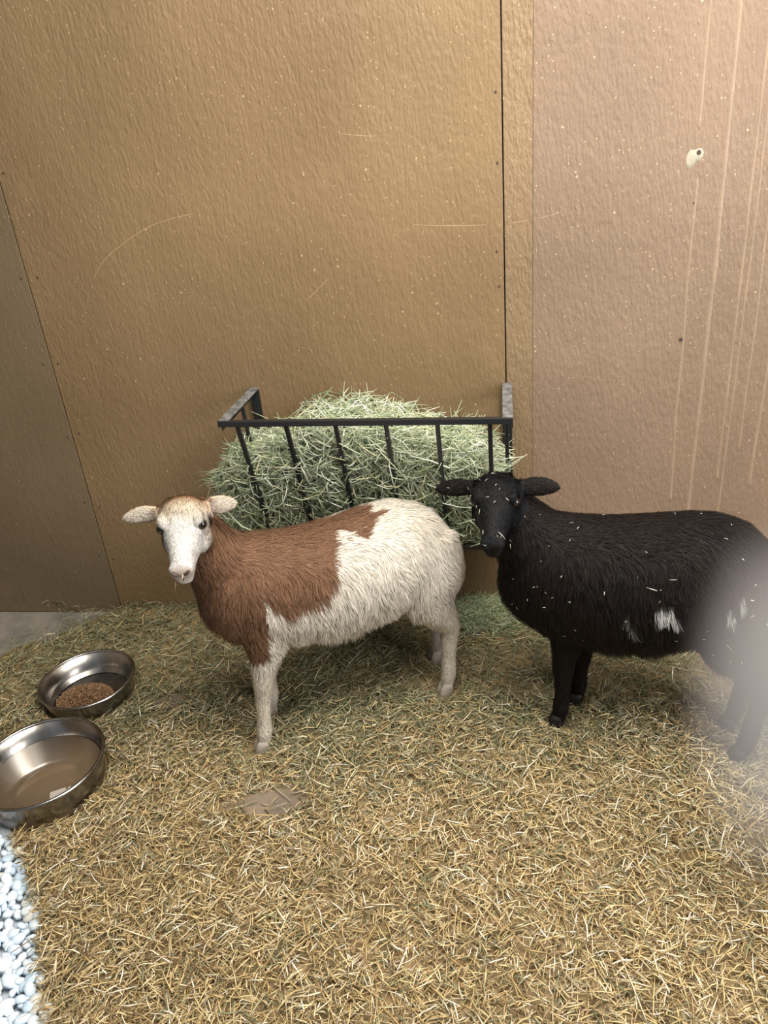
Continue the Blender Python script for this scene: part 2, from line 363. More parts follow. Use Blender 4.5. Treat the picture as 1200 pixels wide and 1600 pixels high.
P = np.stack([c0-d*L[:, None]*.5, c0+np.c_[-np.sin(a), np.cos(a), a*0]*bend[:, None]*.5, c0+d*L[:, None]*.5], 1)
P[..., 2] = np.maximum(P[..., 2], .002); P[..., 1] = np.minimum(P[..., 1], -.003)
pal = np.array([[.30, .38, .22], [.40, .46, .28], [.22, .30, .17], [.52, .55, .38], [.34, .36, .2]])
v, q, t, c = tubes3(P, rng.uniform(.001, .0022, nstalk), pal[rng.integers(0, 5, nstalk)]*rng.uniform(.8, 1.15, (nstalk, 1)), np.tile([0, 0, 1.], (nstalk, 1))+rng.normal(0, .4, (nstalk, 3)))
tag(mesh_np('hay_heap', v, [q, t], M_hay, None, c, False), 'small heap of green hay fallen against the wall below the rack', 'hay', kind='stuff')

# ------------------------------------------------------------------ gravel: a reflection in glass, built as a solid bed
gb_x = np.linspace(0, 1, 14); gy = np.linspace(-1.75, -.62, 30)
edge = np.array([float(np.interp(q, [-2.2, -1.4, -1.223, -.99, -.86, -.75, -.4], [1.00, .55, .438, .280, .150, .0, -.25])) for q in gy])
VV = np.array([[e-.62*(1-u), q, .002] for q, e in zip(gy, edge) for u in gb_x]); k = len(gb_x)
i = (np.arange(len(gy)-1)[:, None]*k+np.arange(k-1)[None, :]).ravel()
gr = tag(mesh_np('reflected_gravel_bed', VV, np.stack([i, i+1, i+1+k, i+k], 1), M_gravelbase), 'bed of bluish white pebbles added in place of their reflection in glass', 'gravel')
protos = []
for s in range(7):
    bm = bmesh.new(); bmesh.ops.create_uvsphere(bm, u_segments=7, v_segments=5, radius=1)
    sc = rng.uniform(.8, 1.2, 3)*np.array([1.12, .92, .62]); off = rng.uniform(0, 20, 3)
    for v in bm.verts:
        n_ = vnoise(np.array([v.co])*1.0+off, 1.3, 1)[0]; f = .74+.52*n_; v.co = Vector((v.co.x*sc[0]*f, v.co.y*sc[1]*f, v.co.z*sc[2]*f))
    o = obj_bm('reflected_pebble', bm, M_pebble[[0, 1, 0, 2, 1, 3, 0][s]], None, True); protos.append(o)
pts = []
tries = 0
while tries < 60000 and len(pts) < 1500:
    tries += 1
    y = rng.uniform(-1.62, -.66); x = rng.uniform(-.45, .72)
    g = float(gravel_side(np.array([x]), np.array([y]))[0])
    if g < .006 or g > .42: continue
    if math.hypot(x-.148, y+.716) < .160 or math.hypot(x-.102, y+.404) < .15: continue
    r = rng.uniform(.0075, .0140)
    if all((x-a)**2+(y-b)**2 > (.74*(r+c))**2 for a, b, c, _ in pts): pts.append((x, y, r, g))
pts.sort(key=lambda t: t[3])
used = set()
vis = [p for p in pts if p[3] < .135 and -1.36 < p[1] < -.74][:285]
visset = set(vis)
for n_, (x, y, r, g) in enumerate(vis):
    k = int(rng.integers(0, 7)); o = protos[k] if k not in used else protos[k].copy()
    if k in used: C.objects.link(o)
    used.add(k); o.parent = gr
    o.location = (x, y, .010+r*.42+min(g, .1)*.05); o.rotation_euler = tuple(rng.uniform(-.5, .5, 2))+(rng.uniform(0, 6.28),); o.scale = (r*1.1,)*3
V, F, off = [], [], 0
rest = [p for p in pts if p not in visset]+[(p[0]+rng.normal(0, .006), p[1]+rng.normal(0, .006), p[2], p[3]) for p in pts[::2]]
for j, (x, y, r, g) in enumerate(rest):
    me = protos[j % 7].data; v = np.array([q.co for q in me.vertices]); a = rng.uniform(0, 6.28); ca, sa = math.cos(a), math.sin(a)
    v = v @ np.array([[ca, sa, 0], [-sa, ca, 0], [0, 0, 1]])*r*1.1+np.array([x, y, (.004 if j >= len(pts)-len(vis) else .010)+r*.42+min(g, .1)*.05])
    F += [[q+off for q in p.vertices] for p in me.polygons]; V.append(v); off += len(v)
me = bpy.data.meshes.new('reflected_pebble_fill'); me.from_pydata(np.concatenate(V).tolist(), [], F); me.materials.append(M_pebble[0])
for p in me.polygons: p.use_smooth = True
o = bpy.data.objects.new('reflected_pebble_fill', me); C.objects.link(o); o.parent = gr; o['kind'] = 'stuff'

# ------------------------------------------------------------------ bowls
def lathe(name, prof, mat, parent=None, seg=64):
    prof = np.array(prof); a = np.linspace(0, 2*np.pi, seg, endpoint=False); n = len(prof)
    V = np.stack([prof[:, None, 0]*np.cos(a)[None], prof[:, None, 0]*np.sin(a)[None], np.repeat(prof[:, 1:2], seg, 1)], -1).reshape(-1, 3)
    i = np.arange(n-1)[:, None]*seg; j = np.arange(seg)[None, :]; j2 = (j+1) % seg
    F = np.stack([i+j, i+j2, i+seg+j2, i+seg+j], -1).reshape(-1, 4)
    return mesh_np(name, V, F, mat, parent)
def bowl(loc, R, Rb, H, label):
    b = empty('steel_bowl', loc); tag(b, label, 'bowl', 'stainless steel bowls on the straw')
    t = .0016
    lathe('bowl_wall', [(Rb-.004, .0), (Rb, .003), (Rb+.3*(R-Rb), H*.35), (R-.003, H-.006), (R-.003, H-.003), (R-.006, H-.003), (Rb+.3*(R-Rb)-.004, H*.35), (Rb-.006, .016), (Rb-.014, .007)], M_steel, b)
    lathe('bowl_base', [(.0005, .003), (Rb*.5, .003), (Rb-.010, .006), (Rb-.003, .004), (Rb-.003, .0005), (.0005, .0005)], M_steel, b)
    c = np.linspace(0, 2*np.pi, 13)
    lathe('rim', [(R-.0035+.0042*math.cos(q), H-.002+.0032*math.sin(q)) for q in c], M_steel, b)
    return b
bowl((.102, -.404, .004), .125, .110, .066, 'steel bowl holding brown feed pellets, farther from the pebbles')
bowl((.148, -.716, .004), .1455, .128, .082, 'larger steel bowl of murky water beside the white pebbles')
wt = lathe('water', [(.0005, .036), (.1290, .036), (.1288, .0356), (.1218, .0175), (.110, .0125), (.0005, .0125)], M_water); wt.location = (.148, -.716, .004)
tag(wt, 'shallow cloudy water in the larger steel bowl', 'water')
# feed pellets: heap of short cylinders
n = 2600; a = rng.uniform(0, 2*np.pi, n); rr = np.sqrt(rng.random(n))
px = rr*np.cos(a)*.076-.012; py = rr*np.sin(a)*.062-.018; hz = .010+.020*np.clip(1-rr**2, 0, 1)*rng.random(n)**.4
d = norm(rng.normal(0, 1, (n, 3))*np.array([1, 1, .45])); L = rng.uniform(.004, .009, n)
P = np.stack([np.c_[px, py, hz]-d*L[:, None]*.5, np.c_[px, py, hz]+d*L[:, None]*.5], 1)
P[..., 2] = np.maximum(P[..., 2], .0085); q_ = np.linalg.norm(P[..., :2], axis=-1, keepdims=True); P[..., :2] *= np.minimum(1, .094/np.maximum(q_, 1e-6))
pal = np.array([[.20, .115, .06], [.26, .155, .085], [.14, .08, .045], [.32, .21, .12]])
v, q, t, c = tubes3(P, np.full(n, .0042), pal[rng.integers(0, 4, n)], np.tile([.1, .2, 1.], (n, 1))+rng.normal(0, .4, (n, 3)), .8)
fp = mesh_np('feed_pellets', v, [q, t], M_pellet, None, c, False); fp.location = (.102, -.404, .004)
tag(fp, 'heap of small brown feed pellets in the farther steel bowl', 'animal feed', kind='stuff')

# ------------------------------------------------------------------ hay rack
XL, XR, ZT, ZB, YF, YB = .560, 1.222, .708, .306, -.250, -.130
rack = empty('hay_rack', (0, 0, 0)); tag(rack, 'black metal hay rack hung on the brown wall', 'hay rack')
def rackpart(name, a, b, wx, wy, mat=M_black, ref=(0, 0, 1)):
    a, b = [(q[0], q[1], q[2]+(XR-q[0])*.0235) for q in (a, b)]                # hung slightly crooked
    bm = bmesh.new(); bar(bm, a, b, wx, wy, ref); return obj_bm(name, bm, mat, rack)
rackpart('front_rail', (XL-.018, YF, ZT-.006), (XR+.012, YF, ZT-.006), .0145, .0145)
rackpart('bottom_rail', (XL-.010, YB, ZB), (XR+.010, YB, ZB), .014, .014)
rackpart('wall_rail', (XL, -.009, ZB), (XR, -.009, ZB), .014, .014)
for sx, X0 in ((-1, XL), (1, XR)):
    rackpart('back_post', (X0, -.006, ZB), (X0, -.006, ZT), .024, .008, M_black, (0, 1, 0))
    rackpart('side_arm', (X0, -.002, ZT), (X0-.004*(sx < 0), YF-.002, ZT+.001), .024, .006, M_dust)
    rackpart('side_arm_flange', (X0+sx*.0105, -.002, ZT-.013), (X0+sx*.0105, YF, ZT-.013), .003, .024)
    rackpart('bottom_arm', (X0, -.004, ZB), (X0, YB, ZB), .012, .012)
    rackpart('side_bar', (X0-.002*sx, YF*.5, ZT-.004), (X0-.002*sx, YB*.55, ZB), .009, .009, M_black, (0, 1, 0))
for k in range(6):
    x = .588+(1.182-.588)*k/5
    rackpart('front_bar', (x, YF, ZT-.008), (x, YB, ZB), .0105, .0105, M_black, (0, 1, 0))

# ------------------------------------------------------------------ hay in the rack
prof_x = [.475, .50, .54, .70, .745, .80, .86, .95, 1.0, 1.11, 1.17, 1.20]
prof_t = [.50, .56, .605, .645, .690, .690, .682, .670, .640, .625, .585, .52]
def hay_top(x): return np.interp(x, prof_x, prof_t)
def bar_y(z): return YF+(ZT-z)/(ZT-ZB)*(YB-YF)
nxg, nzg = 26, 14
gx = np.linspace(.505, 1.185, nxg); V = []
for face in (0, 1):
    for xi in gx:
        zt = float(hay_top(xi))-.035
        for u in np.linspace(0, 1, nzg):
            z = .325+(zt-.325)*u
            e = min(1, min(xi-.495, 1.195-xi)/.04+.25)*min(1, (1-u)/.15+.35)
            yy = (bar_y(z)+.045)*e-.01 if face == 0 else -.008
            V.append((xi, min(yy, -.012) if face == 0 else yy, z))
V = np.array(V); V[:nxg*nzg, 1] += (vnoise(V[:nxg*nzg], 30, 2)-.5)*.02
V[:, 1] = np.minimum(V[:, 1], -.004)
F = []; h = nxg*nzg
for i_ in range(nxg-1):
    for j_ in range(nzg-1):
        a = i_*nzg+j_; F.append((a, a+nzg, a+nzg+1, a+1)); F.append((h+a, h+a+1, h+a+nzg+1, h+a+nzg))
for j_ in range(nzg-1):
    F.append((j_, j_+1, h+j_+1, h+j_)); a = (nxg-1)*nzg+j_; F.append((a, h+a, h+a+1, a+1))
for i_ in range(nxg-1):
    a = i_*nzg; F.append((a, h+a, h+a+nzg, a+nzg)); a = i_*nzg+nzg-1; F.append((a, a+nzg, h+a+nzg, h+a))
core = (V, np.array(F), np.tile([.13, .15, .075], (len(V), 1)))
def hay_strands(n, mode, big=False):
    x = rng.uniform(.485, 1.195, n); top = hay_top(x); bot = .315+.03*rng.random(n)
    if mode == 'front':
        z = bot+(top-bot)*rng.random(n)**.9; y = np.minimum(bar_y(z)+.012+.045*rng.random(n)**1.3, -.02)
        e = np.clip(np.minimum(x-.47, 1.21-x)/.06, .35, 1)*np.clip((top-z)/.05+.4, .4, 1); y = y*e
    elif mode == 'top':
        z = top-.03*rng.random(n)**1.2; y = -rng.uniform(.015, .2, n)*np.clip((x-.45)/.1, .3, 1)
    else:
        x = .474+.05*rng.random(n)**1.2; z = rng.uniform(.33, .57, n); y = -rng.uniform(.01, .15, n)
    L = rng.uniform(.07, .16, n) if big else rng.uniform(.035, .12, n)*np.where(rng.random(n) < .12, 1.5, 1)
    th = rng.uniform(0, np.pi, n)+1.3*(vnoise(np.c_[x, y, z], 11)-.5)
    d = norm(np.c_[np.cos(th), rng.normal(0, .35, n), np.sin(th)*(.45 if mode == 'top' else .8)])
    c0 = np.c_[x, y, z]; s = norm(np.cross(d, rng.normal(0, 1, (n, 3)))); bend = rng.normal(0, .16, n)*L
    u = np.linspace(-.5, .5, 4)
    P = c0[:, None]+d[:, None]*(L[:, None]*u)[..., None]+s[:, None]*(bend[:, None]*(1-4*u**2))[..., None]
    P[..., 2] -= ((L[:, None]*u)**2)*1.2
    zt = hay_top(P[..., 0])+.012
    if mode != 'top': P[..., 2] = np.minimum(P[..., 2], zt+.02*rng.random((n, 1)))
    P[..., 2] = np.maximum(P[..., 2], .309)
    P[..., 1] = np.clip(P[..., 1], np.minimum(bar_y(P[..., 2])-.004-.008*rng.random((n, 1)), -.01), -.004)
    pal = np.array([[.50, .57, .37], [.64, .72, .52], [.36, .44, .27], [.76, .82, .67], [.26, .34, .20], [.60, .60, .38], [.84, .89, .77]])
    col = pal[rng.choice(7, n, p=[.22, .2, .16, .14, .1, .1, .08])]*rng.uniform(.8, 1.1, (n, 1))
    ref = np.tile([0, -1, .35], (n, 1))+rng.normal(0, .6, (n, 3))
    return tubes3(P, rng.uniform(.0034, .0056, n) if big else rng.uniform(.0015, .0040, n), col*(1.06 if big else 1), ref, .3 if big else .45)
V, Q, T, CC, off = [core[0]], [core[1]], [], [core[2]], len(core[0])
for n, md, bg_ in ((7600, 'front', False), (2100, 'top', False), (1500, 'side', False), (900, 'front', True), (160, 'side', True)):
    v, q, t, c = hay_strands(n, md, bg_); V.append(v); Q.append(q+off); T.append(t+off); CC.append(c); off += len(v)
tag(mesh_np('hay', np.concatenate(V), [np.concatenate(Q), np.concatenate(T)], M_hay, None, np.concatenate(CC), False),
    'pale green hay stuffed in the black wall rack', 'hay', kind='stuff')

# ------------------------------------------------------------------ sheep
SEG = 24
def loft(V, F, rings):
    """rings: (centre, axisA, axisB, ra, rb, expo)"""
    b0 = len(V); a = np.linspace(0, 2*np.pi, SEG, endpoint=False)
    for c, A, B, ra, rb, ex in rings:
        ca, sa = np.cos(a), np.sin(a); p = 2/ex
        x = np.sign(ca)*np.abs(ca)**p*ra; y = np.sign(sa)*np.abs(sa)**p*rb
        V.extend((np.asarray(c)+np.outer(x, A)+np.outer(y, B)).tolist())
    n = len(rings)
    for i in range(n-1):
        for j in range(SEG):
            j2 = (j+1) % SEG; F.append((b0+i*SEG+j, b0+i*SEG+j2, b0+(i+1)*SEG+j2, b0+(i+1)*SEG+j))
    F.append(tuple(b0+j for j in range(SEG))[::-1]); F.append(tuple(b0+(n-1)*SEG+j for j in range(SEG)))
def limb(V, F, pts):
    """pts: (x,y,z,ra,rb): ra in the walking plane, rb sideways; path smoothed"""
    P = np.array(pts, float); t = np.arange(len(P)); tt = np.linspace(0, len(P)-1, (len(P)-1)*4+1)
    def cr(col):
        out = []
        for q in tt:
            i = min(int(q), len(P)-2); f = q-i; p0 = col[max(i-1, 0)]; p1 = col[i]; p2 = col[i+1]; p3 = col[min(i+2, len(P)-1)]
            out.append(.5*((2*p1)+(-p0+p2)*f+(2*p0-5*p1+4*p2-p3)*f*f+(-p0+3*p1-3*p2+p3)*f**3))
        return np.array(out)
    S = np.stack([cr(P[:, k]) for k in range(5)], 1); d = norm(np.gradient(S[:, :3], axis=0))
    side = np.tile([0, 1., 0], (len(S), 1)); A = norm(np.cross(side, d)); B = np.cross(d, A)
    loft(V, F, [(S[i, :3], A[i], B[i], S[i, 3], S[i, 4], 2.0) for i in range(len(S))])
def ball(V, F, c, A, B, Cc, ra, rb, rc):
    n = 9
    loft(V, F, [(np.asarray(c)+np.asarray(Cc)*rc*math.cos(q), A, B, max(ra*math.sin(q), 1e-4), max(rb*math.sin(q), 1e-4), 2) for q in np.linspace(math.pi, 0, n)])
def remesh(V, F, voxel):
    me = bpy.data.meshes.new('tmp'); me.from_pydata(V, [], F); me.update()
    bm = bmesh.new(); bm.from_mesh(me); bmesh.ops.triangulate(bm, faces=[f for f in bm.faces if len(f.verts) > 4]); bmesh.ops.recalc_face_normals(bm, faces=bm.faces); bm.to_mesh(me); bm.free()
    o = bpy.data.objects.new('tmp', me); C.objects.link(o); m = o.modifiers.new('r', 'REMESH'); m.mode = 'VOXEL'; m.voxel_size = voxel; m.adaptivity = 0
    dg = bpy.context.evaluated_depsgraph_get(); ev = o.evaluated_get(dg); m2 = ev.to_mesh()
    co = np.empty(len(m2.vertices)*3); m2.vertices.foreach_get('co', co); co = co.reshape(-1, 3)
    li = np.empty(len(m2.loops), int); m2.loops.foreach_get('vertex_index', li); lt = np.empty(len(m2.polygons), int); m2.polygons.foreach_get('loop_total', lt)
    ed = np.empty(len(m2.edges)*2, int); m2.edges.foreach_get('vertices', ed); ed = ed.reshape(-1, 2)
    ev.to_mesh_clear(); bpy.data.objects.remove(o); bpy.data.meshes.remove(me)
    st = np.concatenate([[0], np.cumsum(lt)[:-1]]); quads = np.stack([li[st[lt == 4]+k] for k in range(4)], 1); tris = np.stack([li[st[lt == 3]+k] for k in range(3)], 1)
    return co, ed, quads, tris
def laplace(co, ed, w, it):
    n = len(co); deg = np.bincount(ed.ravel(), minlength=n)[:, None]
    for _ in range(it):
        acc = np.stack([np.bincount(ed[:, 0], co[ed[:, 1], k], n)+np.bincount(ed[:, 1], co[ed[:, 0], k], n) for k in range(3)], 1)
        co = co+(acc/np.maximum(deg, 1)-co)*w[:, None]
    return co
def in_poly(x, y, poly):
    p = np.array(poly); inside = np.zeros(len(x), bool); j = len(p)-1
    for i in range(len(p)):
        c = ((p[i, 1] > y) != (p[j, 1] > y)) & (x < (p[j, 0]-p[i, 0])*(y-p[i, 1])/(p[j, 1]-p[i, 1]+1e-12)+p[i, 0]); inside ^= c; j = i
    return inside

HEAD = [(0.00, .018, -.040, .028), (.07, .034, -.054, .041), (.18, .043, -.062, .0465), (.30, .043, -.064, .0470), (.42, .037, -.062, .0425),
        (.54, .029, -.056, .0350), (.68, .0225, -.048, .0275), (.80, .0185, -.042, .0232), (.89, .0150, -.040, .0222), (.95, .0095, -.038, .0210), (.985, .003, -.034, .0170), (1.0, -.004, -.028, .0110)]
HA = np.array(HEAD)
def make_sheep(S):
    rz = math.atan2(S['axis'][1], S['axis'][0]); root = empty('sheep', (*S['loc'], 0), rz)
    tag(root, S['label'], 'sheep', 'young sheep in the pen')
    cz, sz = math.cos(rz), math.sin(rz); toL = lambda v: np.array([v[0]*cz+v[1]*sz, -v[0]*sz+v[1]*cz, v[2]])
    V, F = [], []
    ey = np.array([0, 1., 0]); ez = np.array([0, 0, 1.]); ex = np.array([1., 0, 0])
    loft(V, F, [(np.array([s, yo, (zt+zb)/2]), ey, ez, hw, (zt-zb)/2, 2.15) for s, zt, zb, hw, yo in S['trunk']])
    for k in ('legs', 'thighs', 'tail'):
        for pts in S[k]: limb(V, F, pts)
    # head frame
    yaw, pit = math.radians(S['head_yaw']), math.radians(S['head_pitch'])
    m = toL(np.array([math.cos(yaw)*math.cos(pit), math.sin(yaw)*math.cos(pit), -math.sin(pit)]))
    v = norm(np.cross(m, ez)); u = np.cross(v, m)                  # v = animal's right looking along m
    rl = math.radians(S.get('head_roll', 0)); v, u = v*math.cos(rl)+u*math.sin(rl), u*math.cos(rl)-v*math.sin(rl)
    L = S['head_len']; k = S['head_w']; H = np.array(S['head_pos'])
    hp = lambda a, b, c: H+m*a*L+u*b*k+v*c*k
    loft(V, F, [(hp(a, (bt+bb)/2, 0), v, u, hw*k, (bt-bb)/2*k, 2.25) for a, bt, bb, hw in HEAD])
    for sg in (-1, 1):
        ball(V, F, hp(.36, .024, .0340*sg), v, u, m, .011*k, .012*k, .022)         # brow
        ball(V, F, hp(.33, -.036, .027*sg), v, u, m, .022*k, .031*k, .042)          # cheek
        ball(V, F, hp(.93, -.006, .0125*sg), v, u, m, .0125*k, .014*k, .012)          # nose wing
    ball(V, F, hp(.905, -.037, 0), v, u, m, .0165*k, .010*k, .017)                   # chin
    ears = []
    for sg, E in ((1, S['ear_r']), (-1, S['ear_l'])):
        base = hp(.15, E.get('b', .006), .037*sg); out = norm(v*sg*E['out']+u*E['up']+m*E['fwd']); fl = norm(np.cross(out, m*1.0)); face = norm(np.cross(fl, out))
        wv = norm(np.cross(out, norm(m*.62+u*.55+v*sg*.1))); th = norm(np.cross(wv, out)); Le = E['len']
        rings = []
        for q, wd, tk_ in ((-.12, .011, .010), (.05, .013, .009), (.22, .0180, .0065), (.42, .0210, .0055), (.62, .0205, .005), (.80, .0165, .0045), (.93, .0105, .004), (1.0, .004, .0025)):
            rings.append((base+out*Le*q-ez*Le*.10*q*q*E.get('droop', 1), wv, th, wd*E['w'], tk_*1.35, 2.0))
        loft(V, F, rings); ears.append((base, out, Le))
    # neck
    for nk in S['neck']: 
        P = np.array(nk, float); tt = np.linspace(0, len(P)-1, 14); Q = np.stack([np.interp(tt, np.arange(len(P)), P[:, q]) for q in range(5)], 1)
        d = norm(np.gradient(Q[:, :3], axis=0)); B = norm(np.cross(d, np.tile(ey, (len(d), 1)))); A = np.cross(B, d)
        loft(V, F, [(Q[i, :3], A[i], B[i], Q[i, 3], Q[i, 4], 2.1) for i in range(len(Q))])
    co, ed, quads, tris = remesh(V, F, .0040)
    def region(p):
        """along, up, across the head; normalised distance from the head axis; whether on an ear"""
        a = (p-H) @ m/L; b = (p-H) @ u; c = (p-H) @ v
        bt, bb, hw = [np.interp(a, HA[:, 0], HA[:, q])*k for q in (1, 2, 3)]
        e = np.hypot(c/hw, (b-(bt+bb)/2)/((bt-bb)/2)); e = np.where((a < 0) | (a > 1.06), 9, e)
        isear = np.zeros(len(p), bool)
        for bs, od, le in ears:
            q = (p-bs) @ od; ds = np.linalg.norm(p-bs-np.outer(q, od), axis=1); isear |= (q > .016) & (q < le*1.1) & (ds < .030) & (np.abs(c) > .043*k)
        return a, b, c, e, isear
    a_h, _, _, e_h, earm = region(co)
    wsm = np.where((e_h < 1.3) & (a_h > .1), .08, .5); wsm = np.where(co[:, 2] < .2, .22, wsm); wsm = np.where(earm, .12, wsm)
    co = laplace(co, ed, wsm, 14)
    nrm = np.zeros_like(co); allq = np.concatenate([quads[:, [0, 1, 2]], quads[:, [0, 2, 3]], tris])
    fn = np.cross(co[allq[:, 1]]-co[allq[:, 0]], co[allq[:, 2]]-co[allq[:, 0]])
    for q in range(3):
        for c_ in range(3): nrm[:, c_] += np.bincount(allq[:, q], fn[:, c_], len(co))
    nrm = norm(nrm)
    G = dict(m=m, u=u, v=v, H=H, L=L, k=k, hp=hp)
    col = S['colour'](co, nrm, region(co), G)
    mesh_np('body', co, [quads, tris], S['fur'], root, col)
    # ---- fleece
    area_ = np.linalg.norm(fn, axis=1)*.5; a_, b_, c_, rd_, er_ = region(co)
    face = (a_ > .06) & (rd_ < 1.3)
    wv_ = np.where(face | er_, 3., np.where(co[:, 2] < .19, 1.7, 1.))
    wt_ = area_*wv_[allq].mean(1)
    n = S['strands']; f = rng.choice(len(allq), n, p=wt_/wt_.sum()); r1 = np.sqrt(rng.random(n)); r2 = rng.random(n)
    W = np.c_[1-r1, r1*(1-r2), r1*r2][..., None]; p0 = (co[allq[f]]*W).sum(1); n0 = norm((nrm[allq[f]]*W).sum(1))
    a, b, c, rd, er = region(p0); face = (a > .04) & (rd < 1.3)
    keep = ~((a > .945) & (rd < 1.6)) & (p0[:, 2] > .03)
    for sg in (-1, 1): keep &= np.linalg.norm(p0-hp(.415, .0125, .0435*sg), axis=1) > .0140
    p0, n0, face, er, a, b, c, rd = [q[keep] for q in (p0, n0, face, er, a, b, c, rd)]; n = len(p0)
    x, y, z = p0.T
    bs = S['belly_s']; mid = sstep(bs[0]-.03, bs[0]+.03, x)*(1-sstep(bs[1]-.03, bs[1]+.05, x))
    Lh = np.interp(z, [0, .17, .22, .30, .40, .50], [.007, .008, .012, .019, .026, .018])*(1-mid)+np.interp(z, [0, .20, .26, .34, .45, .55], [.008, .016, S['belly'], .034, .024, .016])*mid
    leg = (z < .235); neck = (a > -.45) & ~face & (np.hypot(b, c) < .14)
    Lh = np.where(neck & ~leg, .020, Lh); Lh = np.where(face, np.interp(a, [0, .3, .45, .6, 1], [.020, .017, .008, .0055, .0045])*np.where(b > .0, 1, .8), Lh); Lh = np.where(er, .006, Lh)
    lock = vnoise(p0, 55, 1); Lh = Lh*(.55+.75*lock)*rng.uniform(.75, 1.15, n)
    comb = np.tile([.30, 0, -1.], (n, 1)); tw = (sstep(.45, .85, n0[:, 2])*(1-.8*sstep(bs[1]-.02, bs[1]+.06, x)))[:, None]; comb = comb*(1-tw)+np.array([1, 0, -.1])*tw
    comb = np.where(leg[:, None], np.array([.05, 0, -1]), comb)
    comb = np.where(face[:, None], m[None]*.9+np.array([0, 0, -.2]), comb); comb = np.where(er[:, None], norm(v[None]*np.sign(c)[:, None]), comb)
    comb = comb+(np.c_[vnoise(p0+3, 26), vnoise(p0+9, 26), vnoise(p0+17, 26)]-.5)*np.where(face | er, .8, 1.15)[:, None]+rng.normal(0, .14, (n, 3))
    d = norm(comb-(comb*n0).sum(1, keepdims=True)*n0); s = np.cross(n0, d)
    lift = np.where(face | er | leg, .24, .36)*rng.uniform(.5, 1.5, n)
    K = 4; uu = np.linspace(0, 1, K); ph = vnoise(p0, 40)*12
    amp = Lh*np.where(face | er | leg, .04, .10)
    P = p0[:, None]+n0[:, None]*.0006+d[:, None]*(Lh[:, None]*uu)[..., None]+n0[:, None]*(Lh*lift)[:, None, None]*(uu*(1.25-.6*uu))[None, :, None]
    P = P+s[:, None]*(amp[:, None]*np.sin(ph[:, None]+uu*5.))[..., None]*uu[None, :, None]
    P[..., 2] -= (Lh[:, None]*uu[None]**2)*np.where(face | er | leg, .0, .22)[:, None]
    # locks: pull strands of a small cell together towards their tips
    cell = np.floor(p0/.0105+rng.uniform(0, .35, (n, 3))).astype(int); cell -= cell.min(0); key = (cell[:, 0]*4000+cell[:, 1])*4000+cell[:, 2]
    _, inv = np.unique(key, return_inverse=True); cnt = np.bincount(inv)
    for j in (2, 3):
        mean = np.stack([np.bincount(inv, P[:, j, q_])/cnt for q_ in range(3)], 1)[inv]
        P[:, j] += (mean-P[:, j])*((.22 if j == 2 else .5)*np.where(face | er | leg, .25, 1.))[:, None]
    P[..., 2] = np.maximum(P[..., 2], .004)
    wd = np.where(face | er, .0008, np.where(leg, .00085, .0011))*rng.uniform(.7, 1.3, n)
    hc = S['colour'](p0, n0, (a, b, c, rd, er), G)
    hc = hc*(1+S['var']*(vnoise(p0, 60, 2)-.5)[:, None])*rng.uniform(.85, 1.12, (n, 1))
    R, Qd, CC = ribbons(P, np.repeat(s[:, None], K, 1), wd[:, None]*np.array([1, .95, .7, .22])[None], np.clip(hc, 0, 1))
    nn = norm(np.repeat(n0[:, None], K, 1)*.8+np.repeat(d[:, None], K, 1)*.0+s[:, None]*rng.normal(0, .35, (n, 1, 1)))
    NN = np.repeat(nn.reshape(-1, 3), 2, 0)
    fl = mesh_np('fleece', R, Qd, S['fur'], root, CC, True, NN); fl['kind'] = 'stuff'
    # ---- eyes, nostrils, mouth, hooves
    for sg in (-1, 1):
        bm = bmesh.new(); bmesh.ops.create_uvsphere(bm, u_segments=18, v_segments=12, radius=.0112)
        e = obj_bm('eye', bm, M_eye, root, True); e.location = hp(.420, .0125, .0385*sg)
        Vn, Fn = [], []; c0 = hp(.998, -.0035, .0108*sg); bx = norm(v*sg*.80+u*.60); ax = norm(np.cross(m, bx))
        ball(Vn, Fn, c0, ax, m, bx, .0028, .0050, .0085); mesh_np('nostril', Vn, [np.array([q for q in Fn if len(q) == 4])], S['nostril'], root)
    Pm = np.array([hp(.80+.185*(1-abs(q)**2.2), -.0255-.003*abs(q), .0235*q) for q in np.linspace(-1, 1, 15)])
    Vm = np.stack([Pm+m*.0015+u*.0009, Pm+m*.0024, Pm+m*.0015-u*.0009], 1).reshape(-1, 3); i = np.arange(14)*3
    mesh_np('mouth', Vm, np.concatenate([np.stack([i, i+1, i+4, i+3], 1), np.stack([i+1, i+2, i+5, i+4], 1)]), S['nostril'], root)
    Pm = np.array([hp(1.0-.004*q, -.009-.0155*q, 0) for q in np.linspace(0, 1, 6)])
    Vm = np.stack([Pm+m*.0010+v*.0011, Pm+m*.0022, Pm+m*.0010-v*.0011], 1).reshape(-1, 3); i = np.arange(5)*3
    mesh_np('philtrum', Vm, np.concatenate([np.stack([i, i+1, i+4, i+3], 1), np.stack([i+1, i+2, i+5, i+4], 1)]), S['nostril'], root)
    for hx, hy, ha in S['hooves']:
        Vh, Fh = [], []
        for sg in (-1, 1):
            fw = np.array([-math.cos(ha), -math.sin(ha), 0]); sd = np.array([-fw[1], fw[0], 0]); c0 = np.array([hx, hy, 0])+sd*sg*.0092
            loft(Vh, Fh, [(c0+fw*.007+ez*.002, fw, sd, .0195, .0095, 2.3), (c0+fw*.006+ez*.014, fw, sd, .0185, .0095, 2.2), (c0+fw*.003+ez*.030, fw, sd, .0160, .0090, 2.1), (c0-fw*.002+ez*.044, fw, sd, .0125, .008, 2)])
        bmv = bmesh.new(); vs_ = [bmv.verts.new(q) for q in Vh]
        for q in Fh: bmv.faces.new([vs_[i_] for i_ in q])
        obj_bm('hoof', bmv, S['hoof'], root, True)
